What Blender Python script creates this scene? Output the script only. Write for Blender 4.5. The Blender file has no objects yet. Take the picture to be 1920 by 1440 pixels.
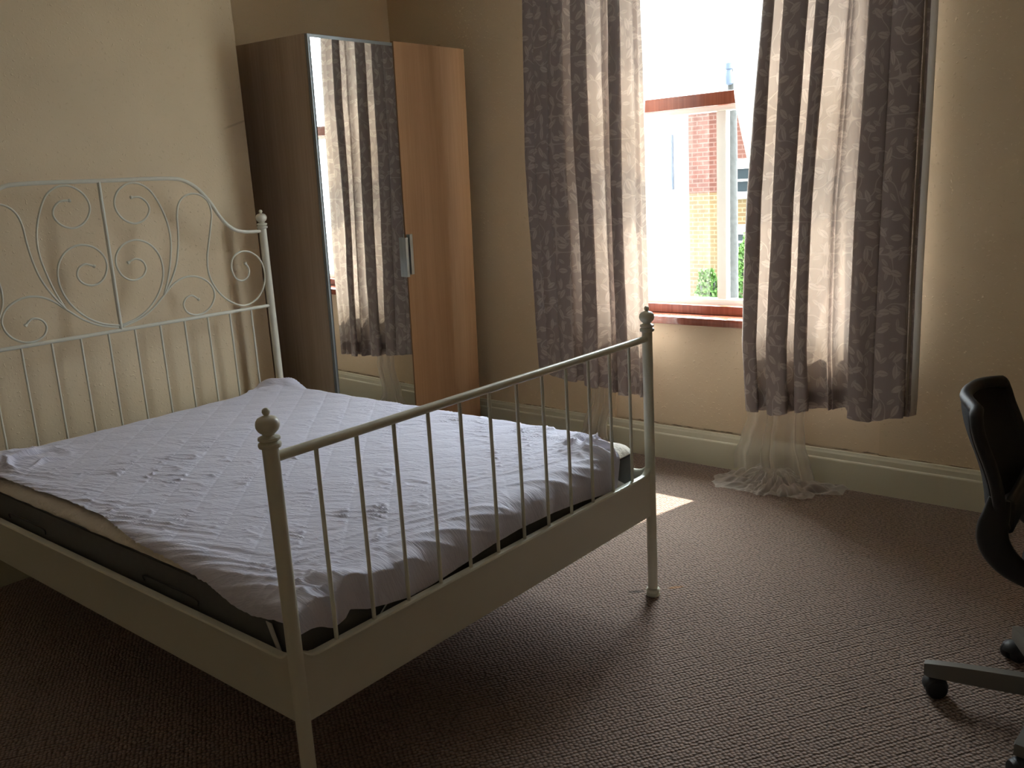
import bpy, bmesh, math, random
from mathutils import Vector, Matrix, noise
random.seed(7)
C = bpy.context.scene.collection
S = bpy.context.scene

# ------------------------------------------------------------------ camera
CAM = Vector((-1.01647, -1.52147, 1.43333))
RT = Vector((0.63704689, -0.76876875, -0.05626602))
DN = Vector((-0.20513801, -0.09872146, -0.97374148))
FW = Vector((0.74302736, 0.63186128, -0.22059389))
cd = bpy.data.cameras.new('camera')
cam = bpy.data.objects.new('camera', cd); C.objects.link(cam)
m = Matrix.Identity(4)
for i in range(3):
    m[i][0] = RT[i]; m[i][1] = -DN[i]; m[i][2] = -FW[i]; m[i][3] = CAM[i]
cam.matrix_world = m
cd.sensor_width = 36.0; cd.lens = 1677.93 / 1920 * 36.0
cd.clip_start = 0.05; cd.clip_end = 300
S.camera = cam

# ------------------------------------------------------------------ world, sun, exposure
SKY_STRENGTH = 50.0
SUN_STRENGTH = 26.0
w = bpy.data.worlds.new('world'); S.world = w; w.use_nodes = True
nt = w.node_tree; nt.nodes.clear()
out = nt.nodes.new('ShaderNodeOutputWorld'); bg = nt.nodes.new('ShaderNodeBackground')
tc = nt.nodes.new('ShaderNodeTexCoord'); sx = nt.nodes.new('ShaderNodeSeparateXYZ'); rp = nt.nodes.new('ShaderNodeValToRGB')
rp.color_ramp.elements[0].position = 0.0; rp.color_ramp.elements[0].color = (0.155, 0.165, 0.18, 1)
rp.color_ramp.elements[1].position = 0.75; rp.color_ramp.elements[1].color = (0.86, 0.95, 1.0, 1)
e_ = rp.color_ramp.elements.new(0.3); e_.color = (0.33, 0.36, 0.41, 1)
nt.links.new(tc.outputs['Generated'], sx.inputs[0]); nt.links.new(sx.outputs['Z'], rp.inputs[0])
nt.links.new(rp.outputs[0], bg.inputs[0]); mr = nt.nodes.new('ShaderNodeMapRange'); mr.inputs[1].default_value = -0.5; mr.inputs[2].default_value = 0.35
mr.inputs[3].default_value = 0.26 * SKY_STRENGTH; mr.inputs[4].default_value = SKY_STRENGTH   # sky is far brighter on the sun's side
nt.links.new(sx.outputs['X'], mr.inputs[0]); nt.links.new(mr.outputs[0], bg.inputs[1])
nt.links.new(bg.outputs[0], out.inputs[0])

sd = bpy.data.lights.new('sun', 'SUN'); sd.energy = SUN_STRENGTH; sd.angle = math.radians(0.55); sd.color = (1.0, 0.93, 0.82)
so = bpy.data.objects.new('sun', sd); C.objects.link(so)
so.rotation_euler = Vector((-0.617, 0.127, -1.0)).to_track_quat('-Z', 'Y').to_euler()
so.location = (8, -1, 12)

# daylight portal in the window opening (only guides sampling of the sky)
pd_ = bpy.data.lights.new('window_portal', 'AREA'); pd_.shape = 'RECTANGLE'; pd_.size = 1.5; pd_.size_y = 2.0
pd_.cycles.is_portal = True
po = bpy.data.objects.new('window_portal', pd_); C.objects.link(po)
po.location = (3.2, 0.42, 1.7); po.rotation_euler = (0, math.radians(90), 0)
pd_.size = 2.0; pd_.size_y = 1.5

S.view_settings.view_transform = 'Standard'; S.view_settings.look = 'None'
S.view_settings.gamma = 1.0; S.view_settings.exposure = 0.12; S.view_settings.use_curve_mapping = False
S.cycles.max_bounces = 10; S.cycles.diffuse_bounces = 6; S.cycles.transparent_max_bounces = 16
S.cycles.glossy_bounces = 4; S.cycles.transmission_bounces = 6
S.cycles.sample_clamp_indirect = 8.0

# ------------------------------------------------------------------ helpers
def new_mat(name):
    mt = bpy.data.materials.new(name); mt.use_nodes = True
    t = mt.node_tree; b = t.nodes['Principled BSDF']
    return mt, t, b

def pmat(name, col, rough=0.5, metal=0.0, bump=0.0, bscale=60.0, var=0.0, vscale=6.0, spec=0.5, coat=0.0):
    mt, t, b = new_mat(name)
    b.inputs['Base Color'].default_value = (*col, 1); b.inputs['Roughness'].default_value = rough
    b.inputs['Metallic'].default_value = metal; b.inputs['Specular IOR Level'].default_value = spec
    if coat: b.inputs['Coat Weight'].default_value = coat; b.inputs['Coat Roughness'].default_value = 0.15
    if bump or var:
        co = t.nodes.new('ShaderNodeTexCoord')
    if bump:
        n = t.nodes.new('ShaderNodeTexNoise'); n.inputs['Scale'].default_value = bscale; n.inputs['Detail'].default_value = 3
        bp = t.nodes.new('ShaderNodeBump'); bp.inputs['Strength'].default_value = 1.0; bp.inputs['Distance'].default_value = bump
        t.links.new(co.outputs['Object'], n.inputs['Vector']); t.links.new(n.outputs['Fac'], bp.inputs['Height'])
        t.links.new(bp.outputs[0], b.inputs['Normal'])
    if var:
        n2 = t.nodes.new('ShaderNodeTexNoise'); n2.inputs['Scale'].default_value = vscale; n2.inputs['Detail'].default_value = 4
        mx = t.nodes.new('ShaderNodeMix'); mx.data_type = 'RGBA'
        mx.inputs[6].default_value = (*[c * (1 - var) for c in col], 1); mx.inputs[7].default_value = (*[min(1, c * (1 + var)) for c in col], 1)
        t.links.new(co.outputs['Object'], n2.inputs['Vector']); t.links.new(n2.outputs['Fac'], mx.inputs[0])
        t.links.new(mx.outputs[2], b.inputs['Base Color'])
    return mt

class N:
    """tiny node-math helper"""
    def __init__(s, t): s.t = t
    def m(s, op, a, b=None, c=None):
        n = s.t.nodes.new('ShaderNodeMath'); n.operation = op
        for i, v in enumerate((a, b, c)):
            if v is None: continue
            if isinstance(v, (int, float)): n.inputs[i].default_value = v
            else: s.t.links.new(v, n.inputs[i])
        return n.outputs[0]
    def sep(s, v):
        n = s.t.nodes.new('ShaderNodeSeparateXYZ'); s.t.links.new(v, n.inputs[0]); return n.outputs
    def comb(s, x, y, z=0.0):
        n = s.t.nodes.new('ShaderNodeCombineXYZ')
        for i, v in enumerate((x, y, z)):
            if isinstance(v, (int, float)): n.inputs[i].default_value = v
            else: s.t.links.new(v, n.inputs[i])
        return n.outputs[0]
    def noise(s, v, scale, detail=2.0, dist=0.0):
        n = s.t.nodes.new('ShaderNodeTexNoise'); n.inputs['Scale'].default_value = scale
        n.inputs['Detail'].default_value = detail; n.inputs['Distortion'].default_value = dist
        s.t.links.new(v, n.inputs['Vector']); return n.outputs['Fac']
    def mix(s, f, a, b):
        n = s.t.nodes.new('ShaderNodeMix'); n.data_type = 'RGBA'
        if isinstance(f, (int, float)): n.inputs[0].default_value = f
        else: s.t.links.new(f, n.inputs[0])
        for i, v in ((6, a), (7, b)):
            if isinstance(v, tuple): n.inputs[i].default_value = (*v, 1)
            else: s.t.links.new(v, n.inputs[i])
        return n.outputs[2]
    def ramp(s, f, p0, p1):
        n = s.t.nodes.new('ShaderNodeMapRange'); n.inputs[1].default_value = p0; n.inputs[2].default_value = p1
        s.t.links.new(f, n.inputs[0]); return n.outputs[0]
    def bump(s, h, dist, strength=1.0):
        n = s.t.nodes.new('ShaderNodeBump'); n.inputs['Distance'].default_value = dist; n.inputs['Strength'].default_value = strength
        s.t.links.new(h, n.inputs['Height']); return n.outputs[0]

def link_obj(name, me, mat=None, parent=None, smooth=False, autosmooth=None):
    o = bpy.data.objects.new(name, me); C.objects.link(o)
    if mat: me.materials.append(mat)
    if parent: o.parent = parent
    if smooth or autosmooth:
        for p in me.polygons: p.use_smooth = True
        if autosmooth:
            me.set_sharp_from_angle(angle=math.radians(autosmooth))
    return o

def obj(name, bm, mat=None, parent=None, smooth=False, autosmooth=None):
    me = bpy.data.meshes.new(name); bm.normal_update(); bm.to_mesh(me); bm.free()
    return link_obj(name, me, mat, parent, smooth, autosmooth)

def empty(name, loc=(0, 0, 0)):
    o = bpy.data.objects.new(name, None); C.objects.link(o); o.location = loc; o.empty_display_size = 0.1
    return o

def tag(o, label=None, cat=None, group=None, kind=None):
    if label: o['label'] = label
    if cat: o['category'] = cat
    if group: o['group'] = group
    if kind: o['kind'] = kind
    return o

def box(bm, lo, hi, bev=0.0, seg=2, mat4=None):
    r = bmesh.ops.create_cube(bm, size=1.0)
    vs = r['verts']
    for v in vs:
        v.co = Vector([lo[i] + (v.co[i] + 0.5) * (hi[i] - lo[i]) for i in range(3)])
    if bev > 0:
        es = list({e for v in vs for e in v.link_edges})
        rb = bmesh.ops.bevel(bm, geom=es, offset=bev, segments=seg, profile=0.5, affect='EDGES')
        vs = list({v for f in rb['faces'] for v in f.verts} | {v for v in vs if v.is_valid})
    if mat4 is not None:
        for v in vs: v.co = mat4 @ v.co
    return vs

def boxo(name, lo, hi, mat, parent=None, bev=0.0, seg=2):
    bm = bmesh.new(); box(bm, lo, hi, bev, seg)
    return obj(name, bm, mat, parent, autosmooth=35 if bev else None)

def catmull(pts, n=8, closed=False):
    P = [Vector(p) for p in pts]; o = []
    L = len(P)
    for i in range(L - 1):
        p0 = P[max(i - 1, 0)]; p1 = P[i]; p2 = P[i + 1]; p3 = P[min(i + 2, L - 1)]
        for k in range(n):
            t = k / n; t2 = t * t; t3 = t2 * t
            o.append(0.5 * ((2 * p1) + (-p0 + p2) * t + (2 * p0 - 5 * p1 + 4 * p2 - p3) * t2 + (-p0 + 3 * p1 - 3 * p2 + p3) * t3))
    o.append(P[-1]); return o

def tube(bm, pts, rad, seg=12, caps=True, flat=None):
    """tube along pts; rad number or list; flat=(axis vector, factor) squashes the section"""
    P = [Vector(p) for p in pts]; n = len(P); rings = []
    up = None
    for i in range(n):
        if i == 0: d = P[1] - P[0]
        elif i == n - 1: d = P[-1] - P[-2]
        else: d = P[i + 1] - P[i - 1]
        d.normalize()
        if up is None:
            up = Vector((0, 0, 1)) if abs(d.z) < 0.9 else Vector((1, 0, 0))
        up = (up - d * up.dot(d)).normalized(); sd_ = d.cross(up)
        r = rad[i] if isinstance(rad, (list, tuple)) else rad
        ring = []
        for k in range(seg):
            a = 2 * math.pi * k / seg
            off = (up * math.cos(a) + sd_ * math.sin(a)) * r
            if flat: off = off + flat[0] * off.dot(flat[0]) * (flat[1] - 1)
            ring.append(bm.verts.new(P[i] + off))
        rings.append(ring)
    for i in range(n - 1):
        for k in range(seg):
            bm.faces.new((rings[i][k], rings[i][(k + 1) % seg], rings[i + 1][(k + 1) % seg], rings[i + 1][k]))
    if caps:
        bm.faces.new(rings[0][::-1]); bm.faces.new(rings[-1])

def lathe(bm, prof, center, seg=28, axis='z'):
    """prof: list of (r, h)"""
    c = Vector(center); rings = []
    for r, h in prof:
        ring = []
        for k in range(seg):
            a = 2 * math.pi * k / seg
            if axis == 'z': p = Vector((r * math.cos(a), r * math.sin(a), h))
            elif axis == 'x': p = Vector((h, r * math.cos(a), r * math.sin(a)))
            else: p = Vector((r * math.cos(a), h, r * math.sin(a)))
            ring.append(bm.verts.new(c + p))
        rings.append(ring)
    for i in range(len(rings) - 1):
        for k in range(seg):
            bm.faces.new((rings[i][k], rings[i][(k + 1) % seg], rings[i + 1][(k + 1) % seg], rings[i + 1][k]))
    bm.faces.new(rings[0][::-1]); bm.faces.new(rings[-1])
    bmesh.ops.recalc_face_normals(bm, faces=bm.faces)

def grid_mesh(name, rows, uv=None, closed_u=False):
    """rows: list of rows of points; uv same layout"""
    nr, nc = len(rows), len(rows[0])
    verts = [tuple(p) for r in rows for p in r]; faces = []
    for i in range(nr - 1):
        for j in range(nc - 1 + (1 if closed_u else 0)):
            a = i * nc + j; b_ = i * nc + (j + 1) % nc
            faces.append((a, b_, b_ + nc, a + nc))
    me = bpy.data.meshes.new(name); me.from_pydata(verts, [], faces)
    if uv:
        fl = [c for r in uv for c in r]
        ul = me.uv_layers.new(name='UVMap')
        li = [0] * len(me.loops); me.loops.foreach_get('vertex_index', li)
        data = []
        for v in li: data.extend(fl[v])
        ul.data.foreach_set('uv', data)
    me.update(); return me

# ------------------------------------------------------------------ materials
# painted wall: faint roller / anaglypta texture
def wall_material(name, col):
    mt, t, b = new_mat(name); n = N(t)
    co = t.nodes.new('ShaderNodeTexCoord').outputs['Object']
    f = n.noise(co, 2.2, 4, 0.3); f2 = n.noise(co, 95, 2)
    spots = n.ramp(n.noise(co, 75, 1), 0.64, 0.74)
    c = n.mix(n.ramp(f, 0.3, 0.75), tuple(x * 0.93 for x in col), tuple(min(1, x * 1.04) for x in col))
    wx, wy_, wz = n.sep(co)
    crack = n.m('MULTIPLY', n.ramp(n.m('ABSOLUTE', n.m('SUBTRACT', n.m('ADD', wz, n.m('MULTIPLY', n.noise(co, 30, 2), 0.006)), 0.1775)), 0.0028, 0.0012), n.ramp(n.noise(co, 11, 3), 0.46, 0.58))
    c = n.mix(n.m('MULTIPLY', crack, 0.8), c, (0.08, 0.055, 0.035))
    scl = n.m('SUBTRACT', n.m('ADD', wz, n.m('MULTIPLY', wx, -0.32)), 1.288)
    scuff = n.m('MULTIPLY', n.ramp(n.m('ABSOLUTE', scl), 0.007, 0.002), n.m('MULTIPLY', n.ramp(wx, 1.40, 1.44), n.ramp(n.m('ABSOLUTE', n.m('SUBTRACT', wy_, 2.172)), 0.02, 0.01)))
    c = n.mix(n.m('MULTIPLY', scuff, 0.35), c, (0.22, 0.14, 0.09))
    t.links.new(c, b.inputs['Base Color'])
    b.inputs['Roughness'].default_value = 0.72; b.inputs['Specular IOR Level'].default_value = 0.25
    h = n.m('ADD', n.m('MULTIPLY', f2, 0.5), n.m('MULTIPLY', spots, 0.9))
    t.links.new(n.bump(h, 0.0012), b.inputs['Normal'])
    return mt
M_wall = wall_material('wall_cream_paint', (0.70, 0.565, 0.38))
M_apron = wall_material('wall_cream_paint_under_window', (0.74, 0.60, 0.42))
M_ceiling = pmat('ceiling_white', (0.85, 0.83, 0.78), 0.9)
M_skirt = pmat('skirting_gloss_cream', (0.66, 0.63, 0.48), 0.32, bump=0.0006, bscale=14, var=0.04)

def carpet_material():
    mt, t, b = new_mat('carpet_brown_loop'); n = N(t)
    co = t.nodes.new('ShaderNodeTexCoord').outputs['Object']
    rot = t.nodes.new('ShaderNodeMapping'); rot.inputs['Rotation'].default_value = (0, 0, math.radians(32))
    t.links.new(co, rot.inputs[0]); v = rot.outputs[0]
    vo = t.nodes.new('ShaderNodeTexVoronoi'); vo.inputs['Scale'].default_value = 88; vo.inputs['Randomness'].default_value = 0.45
    vo.voronoi_dimensions = '2D'; t.links.new(v, vo.inputs['Vector'])
    dist = vo.outputs['Distance']
    tuft = n.ramp(dist, 0.62, 0.15)
    x, y, z = n.sep(v)
    row = n.m('ADD', n.m('MULTIPLY', n.m('SINE', n.m('ADD', n.m('MULTIPLY', y, 420), n.m('MULTIPLY', n.noise(v, 9, 2), 7))), 0.5), 0.5)
    h = n.m('ADD', n.m('MULTIPLY', tuft, 0.75), n.m('MULTIPLY', row, 0.25))
    big = n.ramp(n.noise(co, 1.7, 4), 0.3, 0.7); fine = n.noise(co, 300, 2)
    c1 = n.mix(big, (0.29, 0.200, 0.157), (0.345, 0.242, 0.193))
    c2 = n.mix(n.ramp(h, 0.15, 0.75), (0.085, 0.054, 0.041), c1)
    c3 = n.mix(n.m('MULTIPLY', n.ramp(fine, 0.35, 0.7), 0.35), c2, (0.42, 0.30, 0.24))
    # two old stains next to the far foot of the bed
    X, Y, Z = n.sep(co)
    wob = n.m('MULTIPLY', n.m('SUBTRACT', n.noise(co, 45, 3), 0.5), 0.05)
    def spot(cx, cy, rx, ry, ang):
        ca, sa = math.cos(ang), math.sin(ang)
        dx = n.m('SUBTRACT', X, cx); dy = n.m('SUBTRACT', Y, cy)
        a = n.m('DIVIDE', n.m('ADD', n.m('MULTIPLY', dx, ca), n.m('MULTIPLY', dy, sa)), rx)
        e = n.m('DIVIDE', n.m('SUBTRACT', n.m('MULTIPLY', dy, ca), n.m('MULTIPLY', dx, sa)), ry)
        d = n.m('ADD', n.m('SQRT', n.m('ADD', n.m('MULTIPLY', a, a), n.m('MULTIPLY', e, e))), n.m('MULTIPLY', wob, 14))
        return n.ramp(d, 1.1, 0.5)
    c4 = n.mix(n.m('MULTIPLY', spot(1.455, 0.065, 0.034, 0.013, -0.9), 0.75), c3, (0.03, 0.018, 0.012))
    c5 = n.mix(n.m('MULTIPLY', spot(1.56, -0.035, 0.032, 0.011, -0.7), 0.7), c4, (0.36, 0.16, 0.05))
    t.links.new(c5, b.inputs['Base Color'])
    b.inputs['Roughness'].default_value = 0.95; b.inputs['Specular IOR Level'].default_value = 0.12
    b.inputs['Sheen Weight'].default_value = 0.25; b.inputs['Sheen Roughness'].default_value = 0.5
    t.links.new(n.bump(h, 0.006), b.inputs['Normal'])
    return mt
M_carpet = carpet_material()

M_bed = pmat('bed_white_powder_coat', (0.66, 0.64, 0.53), 0.33, var=0.02, vscale=30)
M_bed_far = M_bed

def wood_material(name, c_dark, c_light, rough=0.42):
    mt, t, b = new_mat(name); n = N(t)
    co = t.nodes.new('ShaderNodeTexCoord').outputs['Object']
    mp = t.nodes.new('ShaderNodeMapping'); mp.inputs['Scale'].default_value = (1, 1, 0.03); t.links.new(co, mp.inputs[0])
    g1 = n.noise(mp.outputs[0], 90, 4, 0.2); g2 = n.noise(mp.outputs[0], 12, 2, 0.1)
    f = n.m('ADD', n.m('MULTIPLY', g1, 0.5), n.m('MULTIPLY', g2, 0.5))
    t.links.new(n.mix(n.ramp(f, 0.36, 0.64), c_dark, c_light), b.inputs['Base Color'])
    b.inputs['Roughness'].default_value = rough; b.inputs['Specular IOR Level'].default_value = 0.4
    t.links.new(n.bump(g1, 0.0003), b.inputs['Normal'])
    return mt
M_beech = wood_material('beech_veneer', (0.365, 0.205, 0.105), (0.44, 0.262, 0.145))
M_oak = wood_material('brown_oak_veneer', (0.31, 0.225, 0.15), (0.41, 0.305, 0.215))
M_mahog = wood_material('mahogany_varnish', (0.17, 0.045, 0.025), (0.26, 0.078, 0.045), 0.25)
M_sill = M_mahog.copy(); M_sill.name = 'mahogany_gloss_sill'
M_sill.node_tree.nodes['Principled BSDF'].inputs['Coat Weight'].default_value = 1.0
M_sill.node_tree.nodes['Principled BSDF'].inputs['Coat Roughness'].default_value = 0.06
M_mirror = pmat('mirror_silver', (0.86, 0.88, 0.86), 0.015, 1.0)
M_alu = pmat('brushed_aluminium', (0.55, 0.58, 0.57), 0.35, 0.9)
M_white_frame = pmat('white_window_paint', (0.80, 0.80, 0.74), 0.35, bump=0.0004, bscale=20)

def glass_material():
    mt, t, b = new_mat('window_glass')
    t.nodes.remove(b); o = t.nodes['Material Output']
    tr = t.nodes.new('ShaderNodeBsdfTransparent'); tr.inputs[0].default_value = (0.96, 0.98, 0.97, 1)
    gl = t.nodes.new('ShaderNodeBsdfGlossy'); gl.inputs['Roughness'].default_value = 0.02
    mx = t.nodes.new('ShaderNodeMixShader'); mx.inputs[0].default_value = 0.06
    t.links.new(tr.outputs[0], mx.inputs[1]); t.links.new(gl.outputs[0], mx.inputs[2])
    t.links.new(mx.outputs[0], o.inputs[0]); return mt
M_glass = glass_material()

def curtain_material():
    mt, t, b = new_mat('taupe_leaf_damask'); n = N(t)
    t.nodes.remove(b); o = t.nodes['Material Output']
    uv = t.nodes.new('ShaderNodeTexCoord').outputs['UV']
    u0, v0, _ = n.sep(uv)
    def leaves(scale, ou, ov, a, bb, spread):
        p = n.comb(n.m('ADD', u0, ou), n.m('MULTIPLY', n.m('ADD', v0, ov), 0.8))
        vo = t.nodes.new('ShaderNodeTexVoronoi'); vo.voronoi_dimensions = '2D'
        vo.inputs['Scale'].default_value = scale; vo.inputs['Randomness'].default_value = 0.62
        t.links.new(p, vo.inputs['Vector'])
        px, py, _ = n.sep(p); qx, qy, _ = n.sep(vo.outputs['Position'])
        dx = n.m('MULTIPLY', n.m('SUBTRACT', px, qx), scale); dy = n.m('MULTIPLY', n.m('SUBTRACT', py, qy), scale)
        cr, cg, cb = n.sep(vo.outputs['Color'])
        ang = n.m('MULTIPLY', n.m('SUBTRACT', cr, 0.5), spread)
        ca = n.m('COSINE', ang); sa = n.m('SINE', ang)
        x = n.m('SUBTRACT', n.m('MULTIPLY', dx, ca), n.m('MULTIPLY', dy, sa))
        y = n.m('ADD', n.m('MULTIPLY', dx, sa), n.m('MULTIPLY', dy, ca))
        r = (a * a + bb * bb) / (2 * bb); c = r - bb
        ax = n.m('ADD', n.m('ABSOLUTE', x), c)
        d = n.m('SQRT', n.m('ADD', n.m('MULTIPLY', ax, ax), n.m('MULTIPLY', y, y)))
        leaf = n.ramp(d, r + 0.008, r - 0.012)
        vein = n.ramp(n.m('ABSOLUTE', x), 0.012, 0.028)
        ribs = n.ramp(n.m('SINE', n.m('ADD', n.m('MULTIPLY', y, 60), n.m('MULTIPLY', n.m('ABSOLUTE', x), -70))), -1.0, 0.4)
        shade = n.m('MULTIPLY', vein, n.m('ADD', n.m('MULTIPLY', ribs, 0.3), 0.7))
        return n.m('MULTIPLY', leaf, n.m('ADD', n.m('MULTIPLY', shade, 0.75), 0.25))
    l1 = leaves(15.5, 0.0, 0.0, 0.40, 0.165, 4.2)
    l2 = leaves(19.0, 0.37, 0.23, 0.36, 0.13, 5.0)
    nz = n.noise(n.comb(u0, v0), 7.5, 0.0)
    vine = n.ramp(n.m('ABSOLUTE', n.m('SUBTRACT', nz, 0.5)), 0.011, 0.004)
    pat = n.m('MINIMUM', n.m('MAXIMUM', n.m('MAXIMUM', l1, n.m('MULTIPLY', l2, 0.75)), n.m('MULTIPLY', vine, 0.8)), 1.0)
    base = (0.315, 0.268, 0.265); lf = (0.54, 0.485, 0.465)
    colr = n.mix(pat, base, lf)
    weave = n.noise(n.comb(n.m('MULTIPLY', u0, 1.0), n.m('MULTIPLY', v0, 1.0)), 900, 1)
    nb = n.bump(n.m('ADD', n.m('MULTIPLY', pat, 0.5), n.m('MULTIPLY', weave, 0.3)), 0.0006)
    pb = t.nodes.new('ShaderNodeBsdfPrincipled'); t.links.new(colr, pb.inputs['Base Color'])
    pb.inputs['Roughness'].default_value = 0.62; pb.inputs['Sheen Weight'].default_value = 0.25; t.links.new(nb, pb.inputs['Normal'])
    tl = t.nodes.new('ShaderNodeBsdfTranslucent')
    t.links.new(n.mix(pat, (0.56, 0.43, 0.34), (0.61, 0.48, 0.39)), tl.inputs[0]); 
    mx = t.nodes.new('ShaderNodeMixShader'); mx.inputs[0].default_value = 0.145
    t.links.new(pb.outputs[0], mx.inputs[1]); t.links.new(tl.outputs[0], mx.inputs[2]); t.links.new(mx.outputs[0], o.inputs[0])
    return mt
M_curtain = curtain_material()

def cloth_mat(name, col, trans=0.3, transp=0.0, rough=0.8, bumpd=0.0):
    mt, t, b = new_mat(name); n = N(t); o = t.nodes['Material Output']
    b.inputs['Base Color'].default_value = (*col, 1); b.inputs['Roughness'].default_value = rough
    b.inputs['Specular IOR Level'].default_value = 0.2
    sh = b.outputs[0]
    if trans:
        tl = t.nodes.new('ShaderNodeBsdfTranslucent'); tl.inputs[0].default_value = (*col, 1)
        mx = t.nodes.new('ShaderNodeMixShader'); mx.inputs[0].default_value = trans
        t.links.new(sh, mx.inputs[1]); t.links.new(tl.outputs[0], mx.inputs[2]); sh = mx.outputs[0]
    if transp:
        # an open voile weave: at grazing view the threads close up
        lw = t.nodes.new('ShaderNodeLayerWeight'); lw.inputs[0].default_value = 0.35
        tr = t.nodes.new('ShaderNodeBsdfTransparent')
        mx = t.nodes.new('ShaderNodeMixShader')
        fac = n.m('ADD', n.m('MULTIPLY', lw.outputs['Facing'], transp * 0.75), 1 - transp)
        t.links.new(fac, mx.inputs[0]); t.links.new(tr.outputs[0], mx.inputs[1]); t.links.new(sh, mx.inputs[2]); sh = mx.outputs[0]
    if bumpd:
        co = t.nodes.new('ShaderNodeTexCoord').outputs['Object']
        t.links.new(n.bump(n.noise(co, 40, 3), bumpd), b.inputs['Normal'])
    t.links.new(sh, o.inputs[0]); return mt
M_sheer = cloth_mat('white_voile', (0.82, 0.79, 0.74), 0.5, 0.62)
M_lining = cloth_mat('cream_curtain_lining', (0.52, 0.47, 0.41), 0.08)
M_strap = cloth_mat('white_elastic', (0.62, 0.6, 0.58), 0.0)

# ------------------------------------------------------------------ the room
XW = 2.855        # window wall, room face
YB = 2.172        # chimney breast face
YA = 2.56         # alcove back
XC = 1.527        # breast corner
XL, YN, ZC = -2.5, -3.0, 2.78
WY0, WY1, WZ0, WZ1 = -0.31, 1.15, 0.735, 2.60   # window opening

boxo('floor', (XL - 0.1, YN - 0.1, -0.12), (XW + 0.3, YA + 0.1, 0.0), M_carpet)
tag(bpy.data.objects['floor'], 'brown loop pile carpet over the whole bedroom', None, None, 'structure')
tag(boxo('ceiling', (XL - 0.1, YN - 0.1, ZC), (XW + 0.3, YA + 0.1, ZC + 0.12), M_ceiling), kind='structure')
tag(boxo('wall_left', (XL, YB, 0), (XC, YB + 0.6, ZC), M_wall, bev=0.004), kind='structure')
tag(boxo('wall_back', (XC - 0.05, YA, 0), (XW + 0.3, YA + 0.1, ZC), M_wall), kind='structure')
tag(boxo('wall_near', (XL - 0.1, YN - 0.1, 0), (XW + 0.3, YN, ZC), M_wall), kind='structure')
tag(boxo('wall_side', (XL - 0.1, YN - 0.1, 0), (XL, YA + 0.1, ZC), M_wall), kind='structure')
# window wall with its opening and a shallow recess below the sill
bm = bmesh.new()
box(bm, (XW, WY1, 0), (XW + 0.3, YA + 0.1, ZC)); box(bm, (XW, YN - 0.1, 0), (XW + 0.3, WY0, ZC))
box(bm, (XW, WY0, WZ1), (XW + 0.3, WY1, ZC)); box(bm, (XW, 1.06, 0), (XW + 0.3, WY1, WZ0 - 0.035))
tag(obj('wall_right', bm, M_wall), kind='structure')
tag(boxo('wall_right_apron', (XW + 0.014, WY0, 0), (XW + 0.3, 1.06, WZ0 - 0.035), M_apron), kind='structure')

def skirting(name, a, b_, nrm):
    """profiled skirting board from a to b on the floor, nrm points into the room"""
    prof = [(0.0, 0.0), (0.024, 0.0), (0.024, 0.126), (0.022, 0.131), (0.0175, 0.134), (0.0165, 0.156), (0.013, 0.163), (0.011, 0.171), (0.0, 0.172)]
    bm = bmesh.new(); a = Vector(a); b_ = Vector(b_); nrm = Vector(nrm)
    r1 = [bm.verts.new(a + nrm * d + Vector((0, 0, z))) for d, z in prof]
    r2 = [bm.verts.new(b_ + nrm * d + Vector((0, 0, z))) for d, z in prof]
    for i in range(len(prof) - 1): bm.faces.new((r1[i], r1[i + 1], r2[i + 1], r2[i]))
    bm.faces.new(r1); bm.faces.new(r2[::-1]); bmesh.ops.recalc_face_normals(bm, faces=bm.faces)
    return tag(obj(name, bm, M_skirt), kind='structure')
skirting('baseboard_right', (XW, YN, 0), (XW, YA, 0), (-1, 0, 0))
skirting('baseboard_left', (XL, YB, 0), (XC, YB, 0), (0, -1, 0))
skirting('baseboard_breast', (XC, YB, 0), (XC, YA, 0), (1, 0, 0))
skirting('baseboard_near', (XL, YN, 0), (XW, YN, 0), (0, 1, 0))
skirting('baseboard_side', (XL, YN, 0), (XL, YB, 0), (1, 0, 0))

# window: mahogany inner sash frame, white outer frame behind it
win = tag(empty('window_1', (2.95, 0.42, WZ0)), kind='structure')
def wpart(name, boxes, mat, bev=0.003):
    bm = bmesh.new()
    for lo, hi in boxes:
        box(bm, [lo[i] - win.location[i] for i in range(3)], [hi[i] - win.location[i] for i in range(3)], bev)
    return obj(name, bm, mat, win, autosmooth=35)
wpart('window_sill', [((2.815, WY0 - 0.03, 0.703), (2.99, WY1 + 0.03, 0.742))], M_sill, 0.006)
wpart('sash_frame', [((2.93, WY0, 0.742), (2.975, WY1, 0.786)), ((2.93, WY0, 0.742), (2.975, WY0 + 0.05, WZ1)),
                     ((2.93, WY1 - 0.05, 0.742), (2.975, WY1, WZ1)), ((2.93, WY0, WZ1 - 0.06), (2.975, WY1, WZ1))], M_mahog)
wpart('meeting_rail', [((2.928, WY0 + 0.05, 1.722), (2.975, WY1 - 0.05, 1.783))], M_mahog, 0.005)
wpart('outer_frame', [((2.985, WY0, 0.742), (3.04, WY1, 0.812)), ((2.985, WY0, 1.70), (3.04, WY1, 1.745)),
                      ((2.985, WY0, 0.742), (3.04, WY0 + 0.06, WZ1)), ((2.985, WY1 - 0.06, 0.742), (3.04, WY1, WZ1)),
                      ((2.985, WY0, WZ1 - 0.06), (3.04, WY1, WZ1)), ((2.99, 0.478, 0.81), (3.03, 0.529, 1.70))], M_white_frame, 0.004)
wpart('glass_pane', [((3.008, WY0 + 0.06, 0.812), (3.012, WY1 - 0.06, 1.70))], M_glass, 0)
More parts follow.
